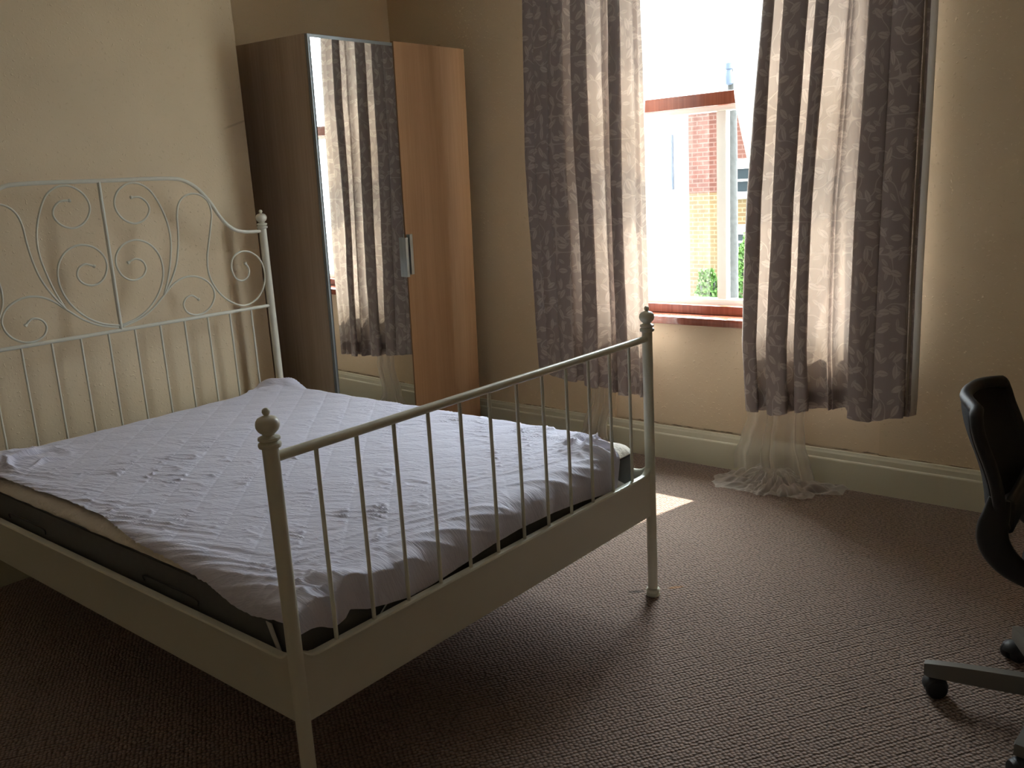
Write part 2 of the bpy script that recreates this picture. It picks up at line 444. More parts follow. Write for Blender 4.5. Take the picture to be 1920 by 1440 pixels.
wpart('glass_pane', [((3.008, WY0 + 0.06, 1.745), (3.012, WY1 - 0.06, WZ1 - 0.06))], M_glass, 0)

# ------------------------------------------------------------------ bed frame
W, L = 1.466, 2.045
bed = tag(empty('bed_frame', (0, 0, 0)), 'white metal double bed frame with scrolled headboard and barred footboard', 'bed')
def finial(bm, x, y, z0, k=1.0):
    """z0 = underside of the collar"""
    p = [(0.0165, 0.0), (0.0235, 0.002), (0.0250, 0.006), (0.0245, 0.011), (0.0205, 0.0135), (0.0185, 0.015), (0.0205, 0.0165), (0.0240, 0.019),
         (0.0235, 0.024), (0.0180, 0.0265), (0.0125, 0.029), (0.0130, 0.031), (0.0175, 0.0345), (0.0220, 0.039), (0.0252, 0.046), (0.0258, 0.053),
         (0.0240, 0.060), (0.0195, 0.066), (0.0120, 0.0695), (0.0065, 0.071), (0.0055, 0.0725), (0.0075, 0.0750), (0.0088, 0.079), (0.0080, 0.0835), (0.0045, 0.087), (0.001, 0.0883)]
    lathe(bm, [(r * k, h * k) for r, h in p], (x, y, z0), 32)
def post(name, x, y, ztop, r, k):
    bm = bmesh.new()
    tube(bm, [(x, y, 0.012), (x, y, ztop)], r, 24)
    o = obj(name, bm, M_bed, bed, autosmooth=40)
    bm = bmesh.new(); finial(bm, x, y, ztop - 0.003, k); obj('finial', bm, M_bed, o, autosmooth=50)
    bm = bmesh.new(); lathe(bm, [(0.0185, 0.0), (0.0235, 0.002), (0.0245, 0.006), (0.0235, 0.010), (0.0195, 0.012), (0.0190, 0.016), (0.0235, 0.018), (0.0245, 0.022), (0.0225, 0.027), (0.0165, 0.030)], (x, y, 0), 28)
    obj('foot', bm, M_bed, o, autosmooth=50)
FZ, HZ = 0.934, 1.288
for x in (0, W): post('foot_post', x, 0, FZ, 0.0170, 0.96)
for x in (0, W): post('head_post', x, L, HZ, 0.0175, 0.98)
def panel(name, a, b_, zt, zb, out_dir, thick=0.018):
    """rolled steel panel from a to b with a rounded top lip and gussets up into the posts"""
    a = Vector(a); b_ = Vector(b_); d = (b_ - a); ln = d.length; d.normalize(); nrm = Vector(out_dir)
    bm = bmesh.new()
    prof = [(-0.006, zb), (0.007, zb), (0.008, zb + 0.004), (0.008, zt - 0.016), (0.0105, zt - 0.011), (0.0115, zt - 0.006), (0.009, zt - 0.0015), (0.004, zt), (-0.007, zt), (-0.011, zt - 0.004), (-0.011, zt - 0.02), (-0.006, zt - 0.02)]
    stations = [0, 0.006, 0.014, 0.025, 0.04, ln - 0.04, ln - 0.025, ln - 0.014, ln - 0.006, ln]
    rings = []
    for s in stations:
        e = min(s, ln - s); lift = 0.022 * max(0, 1 - e / 0.04) ** 2
        ring = []
        for q, z in prof:
            zz = z + (lift if z > zt - 0.03 else 0)
            p = a + d * s + nrm * q; ring.append(bm.verts.new((p.x, p.y, zz)))
        rings.append(ring)
    for i in range(len(rings) - 1):
        for k in range(len(prof)):
            bm.faces.new((rings[i][k], rings[i][(k + 1) % len(prof)], rings[i + 1][(k + 1) % len(prof)], rings[i + 1][k]))
    bm.faces.new(rings[0]); bm.faces.new(rings[-1][::-1]); bmesh.ops.recalc_face_normals(bm, faces=bm.faces)
    return obj(name, bm, M_bed, bed, autosmooth=40)
ZT, ZB = 0.452, 0.300
panel('foot_panel', (0.012, 0, 0), (W - 0.012, 0, 0), ZT, ZB, (0, -1, 0))
panel('side_rail', (0, 0.012, 0), (0, L - 0.012, 0), ZT, ZB, (-1, 0, 0))
panel('side_rail', (W, 0.012, 0), (W, L - 0.012, 0), ZT, ZB, (1, 0, 0))
panel('head_panel', (0.012, L, 0), (W - 0.012, L, 0), ZT, ZB, (0, -1, 0))
bm = bmesh.new(); tube(bm, [(0.010, 0, 0.909), (W - 0.010, 0, 0.909)], 0.0112, 18); obj('foot_top_rail', bm, M_bed, bed, autosmooth=50)
bm = bmesh.new(); tube(bm, [(0.010, L, 0.930), (W - 0.010, L, 0.930)], 0.0078, 14); obj('head_lower_rail', bm, M_bed, bed, autosmooth=50)
for i in range(1, 13):
    x = W * i / 13
    bm = bmesh.new(); tube(bm, [(x, 0, ZT - 0.004), (x, 0, 0.903)], 0.0050, 12); obj('foot_bar', bm, M_bed, bed, autosmooth=50)
    bm = bmesh.new(); tube(bm, [(x, L, ZT - 0.004), (x, L, 0.927)], 0.0044, 10); obj('head_bar', bm, M_bed, bed, autosmooth=50)
XM = 0.7325
Tt = [(0.7325, 1.5265), (0.82, 1.527), (0.907, 1.5275), (1.045, 1.525), (1.101, 1.514), (1.155, 1.483), (1.207, 1.426), (1.244, 1.367), (1.277, 1.324), (1.32, 1.292), (1.375, 1.278), (1.461, 1.275)]
full = [(2 * XM - x, z) for x, z in Tt[:0:-1]] + Tt
bm = bmesh.new(); tube(bm, catmull([(x, L, z) for x, z in full], 8), 0.0082, 14); obj('head_top_tube', bm, M_bed, bed, autosmooth=60)
bm = bmesh.new(); tube(bm, [(XM, L, 0.928), (XM, L, 1.527)], 0.0074, 14); obj('head_centre_bar', bm, M_bed, bed, autosmooth=60)
CR = {
 'A': [(0.859, 1.457), (0.895, 1.455), (0.922, 1.431), (0.927, 1.400), (0.902, 1.366), (0.859, 1.352), (0.815, 1.369), (0.787, 1.408), (0.785, 1.448), (0.808, 1.487), (0.851, 1.512), (0.897, 1.510), (0.938, 1.485), (0.966, 1.442), (0.988, 1.388), (1.002, 1.327), (1.003, 1.262), (0.990, 1.191), (0.968, 1.115), (0.939, 1.046)],
 'B': [(0.805, 1.199), (0.836, 1.210), (0.865, 1.197), (0.875, 1.165), (0.853, 1.134), (0.81, 1.125), (0.772, 1.147), (0.752, 1.191), (0.759, 1.235), (0.795, 1.273), (0.849, 1.286), (0.9, 1.268), (0.934, 1.230), (0.949, 1.182), (0.945, 1.125), (0.917, 1.061), (0.866, 1.004), (0.805, 0.968), (0.739, 0.951)],
 'C': [(1.095, 1.008), (1.068, 1.028), (1.037, 1.019), (1.022, 0.992), (1.034, 0.961), (1.068, 0.943), (1.112, 0.945), (1.153, 0.970), (1.176, 1.012), (1.171, 1.052), (1.141, 1.087), (1.091, 1.109), (1.036, 1.108), (0.985, 1.085), (0.939, 1.046), (0.880, 0.997), (0.818, 0.964), (0.742, 0.943)],
 'D': [(1.352, 1.137), (1.367, 1.111), (1.359, 1.079), (1.328, 1.062), (1.294, 1.077), (1.277, 1.121), (1.290, 1.167), (1.330, 1.191), (1.380, 1.187), (1.422, 1.158), (1.444, 1.115), (1.447, 1.062), (1.427, 1.009), (1.383, 0.966), (1.320, 0.949), (1.258, 0.972), (1.208, 1.014), (1.175, 1.066), (1.160, 1.12), (1.163, 1.180), (1.18, 1.247), (1.199, 1.313), (1.212, 1.373), (1.202, 1.42), (1.173, 1.449), (1.132, 1.459), (1.090, 1.448), (1.061, 1.419), (1.047, 1.374), (1.042, 1.311), (1.032, 1.24), (1.013, 1.169), (0.980, 1.105), (0.939, 1.046)]}
for key in 'ABCD':
    for sgn in (1, -1):
        bm = bmesh.new()
        pts = catmull([(XM + sgn * (x - XM), L - 0.002 * (key in 'BD'), z) for x, z in CR[key]], 6)
        tube(bm, pts, 0.0041, 10)
        p0 = pts[0]; d0 = (pts[1] - pts[0]).normalized()
        tube(bm, [p0 - d0 * 0.007, p0 - d0 * 0.005, p0 + d0 * 0.001, p0 + d0 * 0.004], [0.003, 0.0068, 0.0068, 0.0045], 10)
        obj('scroll', bm, M_bed, bed, autosmooth=60)
# slatted base under the mattress
bm = bmesh.new()
for i in range(13):
    y = 0.12 + i * 0.15; box(bm, (0.02, y - 0.035, 0.296), (W - 0.02, y + 0.035, 0.308))
o = obj('slat_base', bm, pmat('pine_slats', (0.5, 0.38, 0.24), 0.6, var=0.05), bed)

# ------------------------------------------------------------------ mattress
MX0, MX1, MY0, MY1, MZ0, MZ1 = 0.028, 1.440, 0.030, 2.005, 0.310, 0.561
mat_t = tag(empty('mattress', (0.73, 1.0, MZ0)), 'grey-sided sprung mattress with a white fleecy top, lying in the bed', 'mattress')
def rrect(x0, y0, x1, y1, r, n=8, sub=40):
    pts = []
    cs = [((x1 - r, y1 - r), 0), ((x0 + r, y1 - r), 90), ((x0 + r, y0 + r), 180), ((x1 - r, y0 + r), 270)]
    for ci, ((cx, cy), a0) in enumerate(cs):
        for k in range(n + 1):
            a = math.radians(a0 + 90 * k / n); pts.append((cx + r * math.cos(a), cy + r * math.sin(a)))
        nx = cs[(ci + 1) % 4]; a = math.radians(nx[1]); q = (nx[0][0] + r * math.cos(a), nx[0][1] + r * math.sin(a)); p = pts[-1]
        for k in range(1, sub): pts.append((p[0] + (q[0] - p[0]) * k / sub, p[1] + (q[1] - p[1]) * k / sub))
    return pts
def loops_mesh(name, prof, mat, parent, fluff=0.0, cap=True):
    rows = []
    for ins, z in prof:
        r = max(0.055 - ins * 0.6, 0.02)
        row = []
        for (x, y) in rrect(MX0 + ins, MY0 + ins, MX1 - ins, MY1 - ins, r):
            dz = dx = 0
            if fluff:
                dz = fluff * noise.noise(Vector((x * 9, y * 9, z * 8)))
                dx = fluff * noise.noise(Vector((x * 14 + 5, y * 14, z * 22)))
            nx, ny = x - 0.73, y - 1.02; l_ = max(abs(nx) / 0.7, abs(ny) / 0.98)
            row.append(Vector((x + (dx if abs(nx) / 0.7 > 0.95 else 0) - 0.73, y + (dx if abs(ny) / 0.98 > 0.95 else 0) - 1.0, z + dz - MZ0)))
        rows.append(row)
    me = grid_mesh(name, rows, closed_u=True)
    bm = bmesh.new(); bm.from_mesh(me); bm.verts.ensure_lookup_table(); n = len(rows[0])
    if cap:
        bm.faces.new([bm.verts[i] for i in range(n)][::-1]); bm.faces.new([bm.verts[len(rows) * n - n + i] for i in range(n)])
    bmesh.ops.recalc_face_normals(bm, faces=bm.faces)
    bpy.data.meshes.remove(me)
    return obj(name, bm, mat, parent, autosmooth=60)
M_grey = pmat('mattress_grey_knit', (0.125, 0.124, 0.124), 0.85, bump=0.0008, bscale=260, var=0.1, vscale=40)
M_fleece = cloth_mat('mattress_white_top', (0.78, 0.72, 0.64), 0.0, 0, 0.95, 0.009)
loops_mesh('side_border', [(0.012, 0.310), (0.003, 0.316), (0.0, 0.33), (-0.002, 0.40), (0.0, 0.49), (0.004, 0.522), (0.012, 0.528)], M_grey, mat_t)
loops_mesh('top_pad', [(0.016, 0.521), (0.005, 0.524), (0.001, 0.531), (0.005, 0.538), (0.013, 0.547), (0.025, 0.554), (0.041, 0.5585), (0.065, 0.560), (0.12, 0.560)], M_fleece, mat_t, 0.005)
bm = bmesh.new(); tube(bm, [Vector((x - 0.73, y - 1.0, 0.5265 - MZ0)) for x, y in rrect(MX0 + 0.002, MY0 + 0.002, MX1 - 0.002, MY1 - 0.002, 0.055)], 0.0035, 8)
obj('piping', bm, pmat('dark_piping', (0.03, 0.03, 0.032), 0.7), mat_t, smooth=True)
# sewn handle loop outlines on the near side
M_hs = pmat('handle_dark', (0.04, 0.04, 0.042), 0.8)
for y0, y1 in ((0.42, 0.68), (1.28, 1.54)):
    bm = bmesh.new()
    pts = catmull([(MX0 - 0.006, y0, 0.455), (MX0 - 0.008, y0 + 0.006, 0.472), (MX0 - 0.008, (y0 + y1) / 2, 0.474), (MX0 - 0.008, y1 - 0.006, 0.472), (MX0 - 0.006, y1, 0.455)], 5)
    tube(bm, [p - Vector((0.73, 1.0, MZ0)) for p in pts], 0.0022, 6)
    obj('handle_stitching', bm, M_hs, mat_t)

# ------------------------------------------------------------------ mattress protector
def smooth(a, b_, x):
    t = max(0, min(1, (x - a) / (b_ - a))); return t * t * (3 - 2 * t)
def interp(tab, x):
    if x <= tab[0][0]: return tab[0][1]
    for (a, va), (b_, vb) in zip(tab, tab[1:]):
        if x <= b_: return va + (vb - va) * (x - a) / (b_ - a)
    return tab[-1][1]
RE = 0.048
def wrapd(s):
    """distance past the start of the rounded edge -> (sideways, drop)"""
    if s <= 0: return s, 0.0
    if s < RE * math.pi / 2: return RE * math.sin(s / RE), RE * (1 - math.cos(s / RE))
    return RE + 0.002, RE + s - RE * math.pi / 2
# flattened near edge (x) as a function of y ; flattened foot edge (y) as a function of x
X0T = [(-0.12, 0.006), (0.0, 0.004), (0.10, -0.006), (0.17, -0.014), (0.24, -0.012), (0.34, 0.012), (0.5, 0.028), (0.72, 0.036), (0.95, 0.062), (1.2, 0.067), (1.4, 0.060), (1.62, 0.056), (1.72, 0.04), (1.80, 0.0), (1.9, -0.03), (2.05, -0.045)]
Y0T = [(-0.12, 0.0), (0.0, -0.006), (0.06, -0.018), (0.12, -0.042), (0.155, -0.036), (0.17, -0.022), (0.22, -0.040), (0.28, -0.052), (0.35, -0.062), (0.42, -0.062), (0.52, -0.055), (0.63, -0.042), (0.78, -0.034), (0.95, -0.038), (1.1, -0.050), (1.25, -0.070), (1.285, -0.065), (1.30, -0.01), (1.315, 0.05), (1.34, 0.12), (1.40, 0.17), (1.46, 0.20), (1.52, 0.23)]
def ridge(v): return 1 - abs(v)
def prot_h(x, y):
    """wrinkle height on the flat cloth"""
    # wrinkles run across the bed's diagonal
    a = x * 0.34 - y * 0.94; c = x * 0.94 + y * 0.34
    q1 = (x + y) * 0.7071; q2 = (x - y) * 0.7071; sp = 0.112
    q1 += 0.012 * noise.noise(Vector((x * 2.5, y * 2.5, 3.1))); q2 += 0.012 * noise.noise(Vector((x * 2.5, y * 2.5, 8.7)))
    f1 = abs((q1 / sp) % 1 - 0.5) * 2; f2 = abs((q2 / sp + 0.3) % 1 - 0.5) * 2     # 1 on the quilting line
    quilt = -0.0012 * (smooth(0.93, 1.0, f1) + 0.6 * smooth(0.94, 1.0, f2)) + 0.0022 * (1 - f1 * f1) * (1 - f2 * f2)
    mid = smooth(0.05, 0.30, y) * (1 - smooth(1.25, 1.62, y + 0.25 * (x - 0.7))) 
    mid = 0.18 + 0.82 * mid * (0.55 + 0.45 * noise.noise(Vector((x * 2.2, y * 2.2, 1.7))) * 2)
    mid = max(0.1, min(1.15, mid))
    puck = 0.35 + 0.65 * smooth(0.2, 0.95, (q2 / sp + 0.3) % 1)      # crinkles start at the seam and fade out
    wa = a + 0.012 * noise.noise(Vector((a * 12, c * 20, 7.0))); wc = c + 0.010 * noise.noise(Vector((a * 14, c * 14, 3.0)))
    w1 = noise.noise(Vector((wa * 8, wc * 30, 0.0))); w2 = noise.noise(Vector((wa * 16, wc * 62, 5.0)))
    loc = max(0.0, min(1.0, 0.5 + 1.6 * noise.noise(Vector((x * 7, y * 7, 11.0)))))
    wr = (max(0, 1 - abs(w1) * 5.5) ** 1.8) * 0.0105 * (0.18 + 0.82 * loc) + (max(0, 1 - abs(w2) * 4.6) ** 1.4) * 0.0026 * (0.2 + 0.8 * loc)
    h = quilt + wr * mid * puck
    # long tension folds fanning out towards the foot edge and the near side
    t = smooth(0.42, 0.05, y) if False else (1 - smooth(0.05, 0.42, y))
    u = x * 0.55 + y * 1.35
    h += t * 0.0062 * (max(0, 1 - abs(noise.noise(Vector((u * 17, (x - y) * 2.0, 2.0)))) * 3.2) ** 1.3) * smooth(-0.02, 0.1, y + 0.06)
    nr = (1 - smooth(0.06, 0.26, x))
    h += nr * 0.0052 * (max(0, 1 - abs(noise.noise(Vector((x * 34 + y * 9, y * 2.2, 6.0)))) * 3.0) ** 1.3)
    # bunched cloth: near foot corner, far foot corner, head corners
    def bun(cx, cy, rx, ry, amp, f, seed):
        e = math.hypot((x - cx) / rx, (y - cy) / ry)
        if e > 1.3: return 0
        k = 1 - smooth(0.3, 1.3, e)
        return amp * k * (0.35 + 1.5 * max(0, 1 - 3.2 * abs(noise.noise(Vector((x * f * 0.7, y * f * 0.55, seed))))) ** 1.3 + 0.4 * noise.noise(Vector((x * f * 2, y * f * 2, seed + 4))))
    h += bun(0.10, 0.02, 0.15, 0.10, 0.013, 16, 1.0) + bun(0.24, -0.02, 0.18, 0.08, 0.014, 15, 12.0)
    h += bun(1.30, 0.10, 0.12, 0.13, 0.020, 18, 2.0)
    h += bun(0.14, 1.80, 0.20, 0.16, 0.017, 14, 3.0) + bun(1.37, 1.95, 0.16, 0.14, 0.020, 9, 4.0)
    return h
def build_protector():
    NX, NY = 330, 460; rows = []; uvs = []
    XF = 1.47
    for j in range(NY + 1):
        row = []; uvr = []
        tj = j / NY
        for i in range(NX + 1):
            ti = i / NX
            x = 0.0 + (XF - 0.0) * ti; y = 0
            for _ in range(3):
                y0 = interp(Y0T, x); y1 = 1.925 + 0.08 * smooth(1.15, 1.32, x) + 0.07 * (1 - smooth(0.1, 0.3, x))
                y = y0 + (y1 - y0) * tj
                x0 = interp(X0T, y); x = x0 + (XF - x0) * ti
            # slightly ragged hems
            if i == 0 or j == 0:
                x += 0.003 * noise.noise(Vector((y * 60, 0, 0))) if i == 0 else 0
            hx0 = MX0 + RE - x; hx1 = x - (MX1 - RE); hy0 = MY0 + RE - y; hy1 = y - (MY1 - RE)
            px, py, dz = x, y, 0.0; drops = []
            nrm = Vector((0, 0, 1.0))
            if hx0 > 0: sx_, d = wrapd(hx0); px = MX0 + RE - sx_; drops.append(d); nrm += Vector((-1, 0, -0.3)) * min(2.5, hx0 / RE)
            if hx1 > 0: sx_, d = wrapd(hx1); px = MX1 - RE + sx_; drops.append(d); nrm += Vector((1, 0, -0.3)) * min(2.5, hx1 / RE)
            if hy0 > 0: sy_, d = wrapd(hy0); py = MY0 + RE - sy_; drops.append(d); nrm += Vector((0, -1, -0.3)) * min(2.5, hy0 / RE)
            if hy1 > 0: sy_, d = wrapd(hy1); py = MY1 - RE + sy_; drops.append(d); nrm += Vector((0, 1, -0.3)) * min(2.5, hy1 / RE)
            if drops: drops.sort(reverse=True); dz = drops[0] + 0.3 * sum(drops[1:])
            nrm.normalize()
            ov = max(hx0, hx1, hy0, hy1, 0.0)
            h = 0.007 + 0.005 * smooth(0.0, RE, ov) + max(-0.002, prot_h(x, y))
            e = min(i, j) ; 
            lim_z = MZ1 - dz
            p = Vector((px, py, lim_z)) + nrm * h
            # keep off the foot panel and its bars
            p.y = min(max(p.y, 0.0145), 2.022); p.x = min(max(p.x, 0.0145), W - 0.0145)
            row.append(p - Vector((0.73, 1.0, 0.57))); uvr.append((x, y))
        rows.append(row); uvs.append(uvr)
    return grid_mesh('mattress_protector', rows, uvs)
def protector_mat():
    mt, t, b = new_mat('protector_lilac_white_cotton'); n = N(t)
    uv = t.nodes.new('ShaderNodeTexCoord').outputs['UV']
    mp = t.nodes.new('ShaderNodeMapping'); mp.inputs['Rotation'].default_value = (0, 0, math.radians(70)); mp.inputs['Scale'].default_value = (1, 1, 1)
    t.links.new(uv, mp.inputs[0]); x, y, z = n.sep(mp.outputs[0])
    w1 = n.noise(n.comb(n.m('MULTIPLY', x, 14), n.m('MULTIPLY', y, 90)), 1.0, 3, 0.4)
    w2 = n.noise(n.comb(n.m('MULTIPLY', x, 30), n.m('MULTIPLY', y, 30)), 1.0, 4, 0.6)
    u, v, _ = n.sep(uv)
    def seam(sgn, off):
        q = n.m('ADD', n.m('MULTIPLY', n.m('ADD', u, n.m('MULTIPLY', v, sgn)), 0.7071 / 0.112), off)
        f = n.m('ABSOLUTE', n.m('SUBTRACT', n.m('FRACT', q), 0.5))
        return n.ramp(f, 0.488, 0.498)
    b.inputs['Base Color'].default_value = (0.69, 0.68, 0.81, 1)
    b.inputs['Roughness'].default_value = 0.75; b.inputs['Specular IOR Level'].default_value = 0.25
    b.inputs['Sheen Weight'].default_value = 0.15
    h = n.m('ADD', n.m('MULTIPLY', n.ramp(n.m('ABSOLUTE', n.m('SUBTRACT', w1, 0.5)), 0.1, 0.0), 0.6), n.m('MULTIPLY', w2, 0.35))
    t.links.new(n.bump(h, 0.0011), b.inputs['Normal'])
    return mt
me = build_protector()
prot = link_obj('mattress_protector', me, protector_mat(), None, smooth=True)
prot.location = (0.73, 1.0, 0.57)
tag(prot, 'pale lilac-white quilted mattress protector, crumpled and slipping off the grey mattress', 'mattress protector')
def strap(pts, wv, w0, w1):
    rows = []; n = len(pts); wv = Vector(wv)
    for side, th in ((0, 0), (1, 0)):
        pass
    for i, p in enumerate(pts):
        hw = (w0 + (w1 - w0) * i / (n - 1)) / 2
        rows.append([Vector(p) - wv * hw - prot.location, Vector(p) + wv * hw - prot.location])
    me = grid_mesh('elastic_strap', rows)
    o = link_obj('elastic_strap', me, M_strap, prot, smooth=True)
    md = o.modifiers.new('thick', 'SOLIDIFY'); md.thickness = 0.0015; return o
strap([(0.018, 0.115, 0.500), (0.017, 0.10, 0.47), (0.017, 0.085, 0.44), (0.018, 0.07, 0.405)], (0, 1, 0), 0.022, 0.016)
strap([(0.30, 0.018, 0.475), (0.27, 0.018, 0.45), (0.235, 0.019, 0.42), (0.20, 0.021, 0.39)], (0.6, 0, 0.8), 0.018, 0.014)
strap([(1.255, 0.018, 0.470), (1.29, 0.018, 0.45), (1.335, 0.019, 0.43), (1.385, 0.021, 0.412)], (0.5, 0, 0.85), 0.05, 0.016)

# ------------------------------------------------------------------ wardrobe
wy, wr_, wt = 2.15512949e-02, -5.4e-04, 2.45491822e-02
cy_, sy_ = math.cos(wy), math.sin(wy)
A = Vector((cy_, sy_, 0)); B = Vector((-sy_, cy_, 0)); Z = Vector((0, 0, 1))
B2 = (B * math.cos(wt) + Z * math.sin(wt)); Z2 = (Z * math.cos(wt) - B * math.sin(wt))
ward = empty('wardrobe'); mm = Matrix.Identity(4)
for i in range(3): mm[i][0] = A[i]; mm[i][1] = B2[i]; mm[i][2] = Z2[i]
mm.translation = Vector((1.66533, 1.88333, 0.0)); ward.matrix_world = mm
tag(ward, 'tall wardrobe in the alcove with one mirror door and one beech door', 'wardrobe')
WH, WD, W1, W2 = 2.126, 0.58, 0.526, 1.048
bm = bmesh.new()
box(bm, (0, 0.022, 0.0), (0.018, WD, WH), 0.001); box(bm, (W2 - 0.018, 0.022, 0), (W2, WD, WH), 0.001)
box(bm, (0.018, 0.03, 0.06), (W2 - 0.018, WD, 0.078)); box(bm, (0.018, 0.03, WH - 0.018), (W2 - 0.018, WD, WH))
box(bm, (0.018, WD - 0.008, 0.06), (W2 - 0.018, WD, WH)); box(bm, (0.018, 0.05, 0), (W2 - 0.018, 0.066, 0.06)); box(bm, (W1 - 0.018, 0.03, 0.06), (W1 + 0.018, WD, WH))
obj('carcass', bm, M_oak, ward)
# mirror door: slightly ajar
md_ = obj('mirror_door', (lambda b_: (box(b_, (0.0, 0.002, 0.012), (W1 - 0.004, 0.020, WH - 0.002), 0.001), b_)[1])(bmesh.new()), pmat('mirror_door_edge', (0.20, 0.215, 0.22), 0.4, 0.5), ward)
obj('mirror_glass', (lambda b_: (box(b_, (0.012, -0.002, 0.020), (W1 - 0.0075, 0.002, WH - 0.018)), b_)[1])(bmesh.new()), M_mirror, md_)
wd_ = obj('wood_door', (lambda b_: (box(b_, (W1 + 0.003, 0.0, 0.012), (W2, 0.019, WH + 0.006), 0.0012), b_)[1])(bmesh.new()), M_beech, ward)
def handle(x0, x1, z0, z1, par):
    bm = bmesh.new(); box(bm, (x0, -0.024, z0), (x0 + 0.003, -0.001, z1), 0.0008); box(bm, (x0, -0.026, z0), (x1, -0.022, z1), 0.001)
    box(bm, (x1 - 0.004, -0.026, z0), (x1, -0.014, z1), 0.0008)
    obj('door_handle', bm, M_alu, par)
handle(W1 - 0.026, W1 - 0.008, 0.985, 1.185, md_)
handle(W1 + 0.006, W1 + 0.026, 0.995, 1.200, wd_)

# ------------------------------------------------------------------ curtains
def spl(tab, n):
    """catmull through (n, x) table, returns function value at n"""
    for k in range(len(tab) - 1):
        if n <= tab[k + 1][0] or k == len(tab) - 2:
            p0 = tab[max(k - 1, 0)]; p1 = tab[k]; p2 = tab[k + 1]; p3 = tab[min(k + 2, len(tab) - 1)]
            t = (n - p1[0]) / (p2[0] - p1[0]); t = max(0, min(1, t)); t = t * t * (3 - 2 * t)
            return p1[1] + (p2[1] - p1[1]) * t
def make_curtain(name, tab, yin, yout, zhem, amp_top, label, ctr):
    """tab: path of the cloth in plan as (n across, x offset) ; n may run back for overlaps"""
    root = empty(name, ctr)
    P = []   # dense plan path
    for k in range(len(tab) - 1):
        p0 = tab[max(k - 1, 0)]; p1 = tab[k]; p2 = tab[k + 1]; p3 = tab[min(k + 2, len(tab) - 1)]
        for s in range(9):
            t = s / 9; t2 = t * t; t3 = t2 * t
            f = lambda a, b_, c, d: 0.5 * ((2 * b_) + (-a + c) * t + (2 * a - 5 * b_ + 4 * c - d) * t2 + (-a + 3 * b_ - 3 * c + d) * t3)
            P.append((f(p0[0], p1[0], p2[0], p3[0]), f(p0[1], p1[1], p2[1], p3[1])))
    P.append(tab[-1])
    zs = [2.62 - i * 0.0175 for i in range(140)]
    ztop = 2.62
    # arc length at reference height for the printed pattern
    arc = [0]; yr0, yr1 = interp(yin, 1.2), interp(yout, 1.2)
    for (a, b_), (c, d) in zip(P, P[1:]):
        arc.append(arc[-1] + math.hypot((c - a) * (yr1 - yr0), d - b_))
    rows, uvs = [], []
    NR = 120
    for i in range(NR + 1):
        row, uvr = [], []
        for k, (n_, xo) in enumerate(P):
            zb = interp(zhem, n_) + 0.004 * noise.noise(Vector((n_ * 25, 0, 1)))
            z = ztop + (zb - ztop) * i / NR
            ya, yb = interp(yin, z), interp(yout, z)
            drift = 0.018 * noise.noise(Vector((n_ * 3.0, z * 0.9, 4.0))) * (yb - ya) / abs(yb - ya)
            env = 1 - 0.35 * smooth(1.6, 2.6, z)
            a_ = xo * env * (1 + 0.25 * noise.noise(Vector((n_ * 5, z * 1.3, 9.0)))) + 0.004 * noise.noise(Vector((n_ * 16, z * 5, 2.0)))
            y = ya + (yb - ya) * n_ + drift
            row.append(Vector((2.705 + a_, y, z)) - Vector(ctr)); uvr.append((arc[k], z))
        rows.append(row); uvs.append(uvr)
    me = grid_mesh('drape', rows, uvs)
    o = link_obj('drape', me, M_curtain, root, smooth=True)
    # turned-up hem at the bottom, a second layer of the cloth
    hr = []; hu = []
    for i in range(5):
        r = rows[NR - 5 + i]; u_ = uvs[NR - 5 + i]
        hr.append([p + Vector((0.004, 0, 0.0)) for p in r]); hu.append(u_)
    me = grid_mesh('hem', hr, hu); link_obj('hem', me, M_curtain, root, smooth=True)
    # heading tape
    hr = [[p + Vector((0.003, 0, dz)) for p in rows[0]] for dz in (0.01, -0.07)]
    me = grid_mesh('heading_tape', hr); link_obj('heading_tape', me, M_lining, root, smooth=True)
    tag(root, label, 'curtain', 'leaf-patterned curtains at the window')
    return root, rows
def pleats(segs, end):
    """segs: list of ('v', a, b) single-layer valleys and ('p', a, b) pleats folded back on themselves"""
    o = []
    for kind, a, b_ in segs:
        if kind == 'v':
            w_ = b_ - a
            o += [(a + 0.12 * w_, 0.022), (a + 0.5 * w_, 0.030), (a + 0.88 * w_, 0.022)]
        elif kind == 'p':
            w_ = b_ - a
            o += [(a + 0.02, 0.004), (a - 0.004, -0.016), (a + 0.10 * w_, -0.031), (a + 0.45 * w_, -0.037), (a + 0.85 * w_, -0.034), (b_, -0.026),
                  (b_ - 0.005, -0.014), (a + 0.55 * w_, -0.010), (a + 0.22 * w_, -0.006), (a + 0.16 * w_, 0.004), (a + 0.3 * w_, 0.014), (b_ - 0.02, 0.016)]
        else:       # 's' soft undulation
            w_ = b_ - a
            o += [(a + 0.2 * w_, -0.014), (a + 0.5 * w_, 0.010), (a + 0.8 * w_, -0.010)]
    return o + [(end, -0.004)]
LT = [(0, -0.012)] + pleats([('s', .01, .09), ('v', .09, .165), ('p', .175, .255), ('v', .265, .30), ('s', .30, .33), ('v', .33, .43), ('p', .44, .555), ('v', .565, .63), ('p', .64, .775), ('p', .77, .90), ('p', .893, .99)], 1.0)
RTb = [(0, -0.006)] + pleats([('p', .015, .095), ('v', .10, .15), ('p', .16, .30), ('v', .305, .34), ('p', .35, .425), ('v', .435, .53), ('s', .53, .57), ('v', .57, .655), ('p', .665, .81), ('p', .803, .97)], 1.0)
YinL = [(0.3, 0.750), (0.47, 0.747), (0.84, 0.738), (1.5, 0.742), (2.2, 0.748), (2.7, 0.75)]
YoutL = [(0.3, 1.415), (0.44, 1.425), (0.9, 1.44), (1.54, 1.452), (2.3, 1.428), (2.7, 1.42)]
